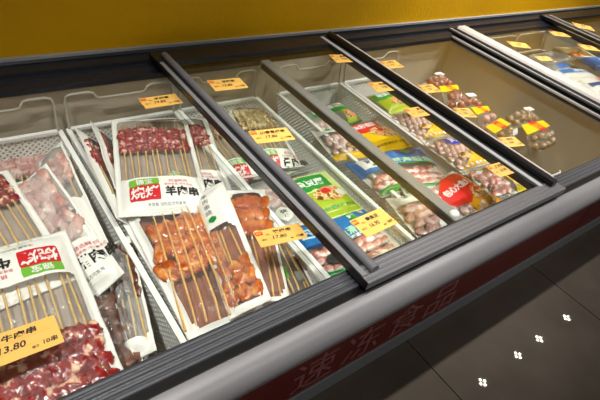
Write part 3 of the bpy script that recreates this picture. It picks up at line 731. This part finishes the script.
food_bag('blue pouch with wavy pale lettering directly in front of the red and yellow pouch', [(378, 155), (414, 145), (456, 184), (408, 202)], 0.752, lambda u, v: 0 if v > .06 else 1, [BLUEP, CLEAR, PALE],
         [('p', blob(.02, .34, .22, .11, 2), NAVY), ('p', blob(.02, .34, .10, .05, 5), DGREEN), ('p', [(.26, .2), (.46, .2), (.46, .46), (.26, .46)], NAVY), ('w', '深海鳕鱼', .0, .13, .12, .8, mat('pale_green_print', (178, 220, 190), 0.5)), ('p', [(-.46, .03), (.46, .03), (.46, .06), (-.46, .06)], DGREEN), ('p', [(-.46, -.47), (.46, -.47), (.46, -.36), (-.46, -.38)], DGREEN)],
         seed=32, pieces=(STEAK, 0.012, (-.44, .44), (-.38, .04), 'fish_piece', True))
food_bag('pouch with a big red banner at the front end beside the bright corner', [(418, 187), (454, 174), (506, 201), (468, 226)], 0.765, lambda u, v: 1 if (v > .32 or u < -.20) else 0, [ORGP, CLEAR, PALE],
         [('p', [(-.47, -.12), (-.14, -.24), (.30, -.02), (.47, .12), (.30, .46), (-.04, .44), (-.47, .18)], REDP2), ('w', '包心大鱼丸', -.01, .13, .15, .72, WHITE), ('p', blob(.26, -.16, .24, .17, 9, amp=.5), FOODA), ('p', blob(.24, -.08, .09, .05, 4), REDP), ('w', '火锅', -.02, -.36, .1, .2, PALE)],
         seed=33, pieces=(BALLP, 0.011, (-.46, .46), (-.46, .46), 'fish_ball', False))

# ---- basket beside the thick rail
food_bag('green and lime pouch at the back beside the thick black lid rail', [(364, 99), (392, 90), (416, 107), (390, 116)], 0.745, lambda u, v: 0 if u > -.40 else 1, [LIME, MILKY, PALE], [('p', banner(-.40, .30, .02, .46), DGREEN), ('w', '鱼豆腐', -.06, .24, .18, .52, WHITE), ('p', blob(.14, -.14, .30, .2, 4, amp=.5), FOODA)], seed=34)
BY = [('p', [(-.40, -.47), (.48, -.47), (.48, .34), (.36, .28), (.28, .06), (.12, -.16), (-.10, -.32)], YELP), ('p', blob(.17, .29, .33, .19, 3, amp=.25), ROYAL), ('w', '贡丸', .10, .29, .18, .30, WHITE), ('p', blob(-.12, -.22, .16, .10, 6, amp=.4), FOODA), ('w', '美味', .34, -.26, .07, .14, REDP)]
food_bag('blue and yellow pouch of pink balls under a price card by the thick rail', [(390, 119), (420, 107), (452, 131), (423, 145)], 0.75, lambda u, v: 1, [PALE, CLEAR, PALE], BY, seed=35, pieces=(BALLP, 0.0095, (-.46, .46), (-.46, .46), 'fish_ball', False))
food_bag('blue and yellow pouch of pink balls with its blue mark in full view', [(424, 146), (455, 133), (489, 160), (466, 175)], 0.758, lambda u, v: 1, [PALE, CLEAR, PALE], BY, seed=36, pieces=(BALLP, 0.0095, (-.46, .46), (-.46, .46), 'fish_ball', False))
food_bag('pink pouch with a yellow corner at the front end of the thick rail', [(467, 176), (492, 163), (524, 187), (500, 203)], 0.758, lambda u, v: 1 if u < .22 else 0, [YELP, CLEAR, PALE], [('p', [(.24, -.46), (.46, -.46), (.46, -.05), (.34, -.16)], LIME), ('p', blob(.3, -.3, .12, .12, 3, amp=.4), FOODA), ('p', blob(-.3, .3, .12, .08, 6), WHITE)], seed=37, pieces=(STEAK, 0.011, (-.46, .2), (-.46, .46), 'meat_slice', True))

# ---- bags of meat balls with yellow headers, right lid
def ball_bag(label, hq, z, balls, body, seed, tagpos=None, group='meat ball bags with yellow headers'):
    """hq: header corners on the photo; body: direction of the bag on the photo (px shift), the bag hangs below its header"""
    p = [at(a, b, z) for a, b in hq]
    c = (p[2] + p[3]) / 2; e = at(hq[3][0] + body[0], hq[3][1] + body[1], z - 0.05)
    ex = (p[2] - p[3]); w = ex.length; ex.normalize()
    ey = (p[3] - e); ey = (ey - ex * ey.dot(ex)); l = ey.length; ey.normalize(); ez = ex.cross(ey)
    m = Matrix((ex, ey, ez)).transposed().to_4x4(); m.translation = c
    T = thing('meat_ball_bag', label, 'packaged food', m, group)
    P = Pouch(w, l, 0.05, 0.008, seed, 0.003)
    o = P.film(T, [CLEAR, CLEAR, CLEAR], lambda u, v: 1, 0.006); o.location = (0, -l / 2, 0)
    rnd = random.Random(seed); r = 0.0125
    v = -l + r * 1.6
    while v < -r:
        u = -w / 2 + r * 1.5
        while u < w / 2 - r:
            h = P.top(u, v + l / 2)
            if h > 0.008:
                b = MB(); b.lump((0, 0, 0), r, r, min(r, h * .48), rnd.uniform(0, 40), 0.3, 9, 6)
                q = b.build('meat_ball', balls, T); q.location = (u + rnd.uniform(-.003, .003), v + rnd.uniform(-.003, .003), max(0.003, h - 0.014))
            u += r * 2.1
        v += r * 2.0
    b = MB(); inv = m.inverted(); hp = [inv @ x for x in p]
    vs = [(a.x, a.y, a.z + 0.004 + d) for d in (0, 0.0015) for a in hp]
    b.add(vs, [(3, 2, 1, 0), (4, 5, 6, 7), (0, 1, 5, 4), (1, 2, 6, 5), (2, 3, 7, 6), (3, 0, 4, 7)], 0)
    hh = (hp[0] - hp[3]).length; cx = (hp[0] + hp[1] + hp[2] + hp[3]) / 4
    rr_ = [(cx.x + w * .08 + a * w * .13, cx.y + c2 * hh * .26) for a, c2 in ((-1, -1), (1, -1), (1, 1), (-1, 1))]
    nn = (hp[1] - hp[0]).cross(hp[3] - hp[0]).normalized()
    pl = lambda u, v: hp[0].z - (nn.x * (u - hp[0].x) + nn.y * (v - hp[0].y)) / nn.z
    zf = lambda u, v: pl(u, v) + 0.0064
    patch(b, rr_, zf, 1, 0.01); put_words(b, '肉丸', cx.x + w * .08, cx.y, hh * .30, lambda u, v: pl(u, v) + 0.0069, 2, 0.02)
    b.build('header_card', [HEADER, REDP, YELP], T)
    if tagpos:
        b = MB(); a = inv @ at(tagpos[0], tagpos[1], z); hgt = P.top(max(-w/2, min(w/2, a.x)), max(-l/2, min(l/2, a.y + l/2)))
        b.box(a.x - 0.016, a.x + 0.016, a.y - 0.008, a.y + 0.008, max(hgt, 0.01) + 0.001, max(hgt, 0.01) + 0.002); b.build('sticker', WHITE, T)
    return T
ball_bag('bag of reddish meat balls with a yellow header, farthest back of its row', [(438, 86.5), (456, 85), (458, 89.5), (441, 93)], 0.775, BALLR, (20, 16), 41, (465, 103))
ball_bag('bag of pale meat balls with a yellow header, second from the back of its row', [(469, 107.5), (486, 106), (489, 110.6), (476, 115)], 0.775, PORK, (14, 16), 42)
ball_bag('bag of pale tan meat balls whose yellow header tilts up nearest the price card', [(484, 127), (499, 118), (509, 124), (493, 133.6)], 0.78, BALLB, (10, 14), 43, (511, 132))
ball_bag('rightmost bag of tan meat balls with a yellow header by the bare freezer wall', [(519.6, 125), (541, 120.4), (548.4, 126), (526, 135)], 0.78, BALLB, (4, 20), 44)
def plain_bag(label, q, z, balls, seed, st=None):
    m, w, l = frame4(q, z)
    T = thing('meat_ball_bag', label, 'packaged food', m, 'plain bags of meat balls')
    P = Pouch(w, l, 0.045, 0.008, seed, 0.003); P.film(T, [CLEAR, CLEAR, CLEAR], lambda u, v: 1, 0.006)
    r = 0.0125; v = -l / 2 + r * 1.5; rnd = random.Random(seed)
    while v < l / 2 - r:
        u = -w / 2 + r * 1.5
        while u < w / 2 - r:
            h = P.top(u, v)
            b = MB(); b.lump((0, 0, 0), r, r, min(r, h * .48), rnd.uniform(0, 40), 0.3, 9, 6)
            o = b.build('meat_ball', balls, T); o.location = (u, v, max(0.003, h - 0.013)); u += r * 2.1
        v += r * 2
    b = MB(); u, v = st or (0.1, 0.2); u *= w; v *= l; h = P.top(u, v)
    b.box(u - .018, u + .018, v - .010, v + .010, h + .001, h + .002); b.build('sticker', WHITE, T)
plain_bag('bag of reddish meat balls with a white sticker behind the farthest yellow header', [(418, 84), (440, 78), (454, 88), (436, 93)], 0.75, BALLR, 45, (0.2, 0.3))
plain_bag('bag of pale meat balls with a white sticker, between the first two yellow headers', [(448, 104), (470, 98), (482, 108), (462, 114)], 0.75, BALLR, 46, (0.1, 0.1))
plain_bag('bag of tan meat balls with a white sticker behind the rightmost yellow header', [(502, 120), (524, 112), (540, 122), (518, 132)], 0.755, BALLB, 47, (0.25, 0.25))

# ---- goods of the second freezer
wire_basket(1.80, 2.02, 'grey wire basket in the second freezer next to the white end cap', dip=False, m=WIREG, zb=0.64)
wire_basket(2.03, 2.25, 'grey wire basket in the second freezer holding white and blue packs', dip=False, m=WIREG, zb=0.64)
BLUEBAG = mat('blue_bag_print', (44, 112, 196), 0.35)
def simple_bag(label, q, z, col, decals, seed, t=0.03): return food_bag(label, q, z, lambda u, v: 0, [col, CLEAR, PALE], decals, t, seed, group='packs in the second freezer')
def tray(label, q, z, rim, fill, n, seed, clear=False):
    m, w, l = frame4(q, z); T = thing('food_tray', label, 'food tray', m, 'food trays in the second freezer')
    b = MB(); d = 0.035
    for (a, c, e, f2) in ((-w/2, w/2, -l/2, -l/2 + .012), (-w/2, w/2, l/2 - .012, l/2), (-w/2, -w/2 + .012, -l/2 + .012, l/2 - .012), (w/2 - .012, w/2, -l/2 + .012, l/2 - .012)):
        b.box(a, c, e, f2, -d, 0)
    b.box(-w/2 + .012, w/2 - .012, -l/2 + .012, l/2 - .012, -d, -d + .004); b.build('tray', rim, T)
    rnd = random.Random(seed)
    for i in range(n):
        k = MB(); k.lump((0, 0, 0), w * .11, l * .2, .012, rnd.uniform(0, 50), 0.3); o = k.build('food_piece', fill, T)
        o.location = (w * (-.36 + .72 * (i + .5) / n), rnd.uniform(-.12, .12) * l, -0.016)
    if clear:
        k = MB(); k.box(-w/2 + .002, w/2 - .002, -l/2 + .002, l/2 - .002, 0.0005, 0.0015); k.build('cover_film', CLEAR, T)
tray('clear covered tray of greyish fish behind the price card in the second freezer', [(532, 56), (556, 49), (574, 57), (550, 66)], 0.775, MILKY, DARKM, 4, 51, True)
tray('cream coloured tray with orange pieces right of the clear fish tray', [(559, 49), (574, 45), (592, 54), (576, 60)], 0.775, mat('cream_tray', (226, 210, 168), 0.5), CHICK2, 3, 52)
simple_bag('blue bag at the right photo edge in the second freezer', [(584, 62), (602, 57), (622, 68), (602, 75)], 0.765, BLUEBAG, [('w', '饺', .0, .0, .4, .3, WHITE)], 53)
simple_bag('white pack with a blue stripe right beside the white end cap', [(556, 75), (578, 68), (594, 78), (572, 86)], 0.75, PALE, [('p', [(-.4, -.1), (.4, -.1), (.4, .25), (-.4, .3)], BLUEP), ('w', '水饺', .1, .1, .25, .4, WHITE)], 54)
simple_bag('white pack with a navy stripe at the right photo edge near the end cap', [(577, 84), (598, 76), (620, 90), (602, 98)], 0.75, PALE, [('p', [(-.4, -.2), (.4, -.25), (.4, .0), (-.4, .05)], NAVY), ('w', '汤圆', .1, .2, .25, .4, REDP)], 55)
simple_bag('pale pack behind the blue striped pack in the second freezer', [(545, 68), (560, 64), (578, 72), (562, 77)], 0.74, MILKY, [('p', [(-.3, -.2), (.3, -.2), (.3, .2), (-.3, .2)], BLUEBAG)], 56)

# ------------------------------------------------------------------ price cards
def price_card(label, q, z, l1, l2, l3, W=0.0885, H=0.040, anchor=None):
    m, w, l = frame4(q, z, W if anchor is not None else 0, H if anchor is not None else 0, anchor)
    b = MB(); b.box(-w/2, w/2, -l/2, l/2, 0.0004, 0.0010, 0)
    f1 = lambda u, v: 0.0012; f2 = lambda u, v: 0.0014
    patch(b, [(-w*.485, l*.20), (-w*.33, l*.20), (-w*.33, l*.44), (-w*.485, l*.44)], f1, 1, 0.02)
    put_words(b, '特价', -w*.41, l*.32, l*.13, f2, 4, 0.02)
    for (a, c, y) in ((-.26, .42, .10), (-.26, .42, -.18)): patch(b, [(w*a, l*y), (w*c, l*y), (w*c, l*y+.0005), (w*a, l*y+.0005)], f1, 3, 0.05)
    put_words(b, '品名', -w*.25, l*.17, l*.09, f2, 2, 0.0); put_words(b, '单价', -w*.36, l*-.12, l*.12, f2, 2, 0.0)
    put_words(b, l1, w*.07, l*.26, l*.22, f2, 2, 0.03, width=w*.13*len(l1), shear=0.15)
    put_words(b, l2, -w*.03, l*-.08, l*.21, f2, 2, 0.02, width=w*.058*len(l2), shear=0.2)
    put_words(b, '规格', w*.20, l*-.31, l*.09, f2, 2, 0.02); put_words(b, l3, w*.37, l*-.26, l*.17, f2, 2, 0.02, width=w*.16, shear=0.15)
    return tag(b.build('price_card', [CARD, CARDRED, INK, CARDLINE, HEADER], mtx=m), label, 'price card', 'yellow price cards lying on the glass lids')
zl, zu = GZ_LOW + 0.0006, GZ_UP + 0.0006
price_card('price card reading 13.80 at the near left corner above the beef', [(-38, 344), (55, 318), (65, 343.5), (-30, 377)], zl, '牛肉串', '13.80', '10串')
price_card('price card above the back end of the lamb skewers', [(138, 99), (175, 94), (183, 103), (146, 109.5)], zl, '羊肉串', '19.80', '10串')
price_card('price card at the far end right of the left lid rail', [(207, 81), (239, 78), (248, 87), (216, 92.5)], zu, '鸡肉串', '12.80', '10串')
price_card('price card over the golden skewer bag', [(250, 133.5), (284, 126), (293, 137), (259, 147)], zu, '川香骨肉串', '17.80', '10串')
price_card('price card reading 17.80 over the amber meat pack at the front', [(254, 234), (297, 222), (307, 236), (262, 250)], zl, '猪肉串', '17.80', '10串')
price_card('price card over the sky blue pouch in front of the lime green pouch', [(349, 221), (380.4, 208.6), (398, 223), (367, 238)], zu, '章鱼足', '16.90', '500克')
price_card('price card at the back end of the thick black lid rail, on its left', [(330, 56), (350, 53.6), (359, 61), (338, 64)], zu, '鱼豆腐', '9.90', '500克')
price_card('price card over the green and lime pouch left of the thick rail', [(368, 84), (390, 80.6), (400.6, 88.6), (379, 93.6)], zu, '鱼豆腐', '9.90', '500克')
price_card('price card over the farther blue and yellow pouch left of the thick rail', [(403.6, 110), (426, 105), (437, 113), (415, 119)], zu, '贡丸', '12.9', '500克')
price_card('price card at the front over the pink pouch with the yellow corner', [(485, 167), (505, 160.4), (519.6, 171.4), (500, 177.6)], zu, '撒尿肉丸', '15.90', '500克')
price_card('price card below the white hanger loop, right of the thick rail', [(380, 62), (394, 60), (404, 67), (390, 69.4)], zl, '牛肉丸', '19.8', '500克')
price_card('price card in front of the farthest meat ball bag header', [(418, 86), (431, 84), (441, 91), (428, 94.4)], zl, '牛肉丸', '19.8', '500克')
price_card('price card next to the second yellow bag header from the back', [(454, 109), (467, 107.6), (476, 116), (463, 119)], zl, '猪肉丸', '15.8', '500克')
price_card('price card nearest the front beside the tan meat ball bags', [(498, 139), (513, 136), (523.6, 145), (509, 148.4)], zl, '鸡肉丸', '14.8', '500克')
price_card('price card farthest left on the second freezer glass', [(509, 43), (522, 41.6), (528, 46.6), (516, 48.6)], zl, '虾饺', '18.8', '1袋')
price_card('price card at the back of the second freezer beside the dark lid rail', [(551, 33), (561, 31), (568, 35.6), (558, 37.6)], zl, '水饺', '15.8', '1袋')
price_card('price card over the clear fish tray in the second freezer', [(537, 58), (544, 55.4), (550.4, 59), (543.6, 62.6)], zl, '黄鱼', '25.8', '1盒')
price_card('price card at the right photo edge over the cream tray', [(580, 46), (590, 44.4), (597.6, 49.6), (588, 51.4)], zl, '汤圆', '12.8', '1袋')
price_card('dim price card beyond the dark lid rail, top right of the photo', [(576, 25), (586, 24), (590, 28.4), (581, 30)], zu, '馒头', '8.8', '1袋')

# ------------------------------------------------------------------ lights
def ceiling_lamp(x, y, label, energy, size=75, blend=0.9, aim=(0, 0), tz=0.85, col=(1.0, 0.965, 0.92)):
    z = 3.2
    t = thing('ceiling_light', label, 'ceiling light', Matrix.Translation((x, y, z)) @ Matrix.Rotation(PI / 4, 4, 'Z'), 'row of four-lens ceiling lights')
    b = MB(); b.box(-0.06, 0.06, -0.06, 0.06, 0.0, 0.1); b.build('housing', LAMPB, t)
    for sx in (-1, 1):
        for sy in (-1, 1):
            k = MB(); n = 14
            k.add([(sx * .020 + .0135 * math.cos(2*PI*i/n), sy * .020 + .0135 * math.sin(2*PI*i/n), -0.002) for i in range(n)][::-1], [tuple(range(n))], 0)
            k.build('lens', LED, t)
    L = bpy.data.lights.new('lamp_light', 'SPOT'); L.energy = energy; L.spot_size = math.radians(size); L.spot_blend = blend; L.shadow_soft_size = 0.03; L.color = col
    o = bpy.data.objects.new('lamp_light', L); C.objects.link(o); o.location = (x, y, z - 0.02)
    d = Vector((aim[0] - x, aim[1] - y, tz - z)); o.rotation_euler = d.to_track_quat('-Z', 'Y').to_euler()
ROW = [(0.36, 'first', 12, 40, (0.35, 0.40)), (0.95, 'second', 22, 36, (1.1, 1.1)), (1.85, 'third', 400, 42, (1.95, 1.15)), (2.70, 'fourth', 110, 50, (2.6, 1.0)), (3.44, 'fifth', 60, 60, (3.5, 0.9)), (4.03, 'sixth', 60, 60, (4.1, 0.9)), (4.43, 'seventh', 40, 60, (4.5, 0.9)), (5.0, 'eighth', 40, 60, (5.1, 0.9))]
for x, nm, e, sz, a in ROW: ceiling_lamp(x, 0.60, nm + ' ceiling light from the left in the row above the freezers', e, sz, 0.9, aim=a)
FRONT_FILL = [(-0.7, 'first', 205, 0.12), (-0.1, 'second', 160, 1.0), (0.4, 'third', 100, 0.3), (1.55, 'fourth', 80, 0.45), (2.1, 'fifth', 235, 1.05), (2.6, 'sixth', 240, 1.60), (3.1, 'seventh', 110, 2.2)]  # added lamps, cross-aimed to light the packs and keep the wall dark
for x, nm, e, tx in FRONT_FILL: ceiling_lamp(x, 0.22, nm + ' added fill light from the left in the row above the freezer fronts', e, 29, 0.8, aim=(tx, 0.56))

AISLE_FILL = [(0.3, 'first', 70), (1.3, 'second', 75), (2.4, 'third', 80)]  # added fill lamps that brighten the floor and the front panel
for x, nm, e in AISLE_FILL: ceiling_lamp(x, -1.5, nm + ' added fill light from the left in the row over the middle of the aisle', e, 54, 0.6, aim=(x, -0.1), tz=FZ)

w = bpy.data.worlds.new('store'); bpy.context.scene.world = w; w.use_nodes = True
w.node_tree.nodes['Background'].inputs[0].default_value = (1.0, 0.97, 0.93, 1)
w.node_tree.nodes['Background'].inputs[1].default_value = 0.13
sc = bpy.context.scene
sc.view_settings.view_transform = 'Standard'; sc.view_settings.look = 'None'
sc.view_settings.exposure = 0.0; sc.view_settings.gamma = 1.0; sc.view_settings.use_curve_mapping = False
sc.cycles.transparent_max_bounces = 48
sc.cycles.max_bounces = 10
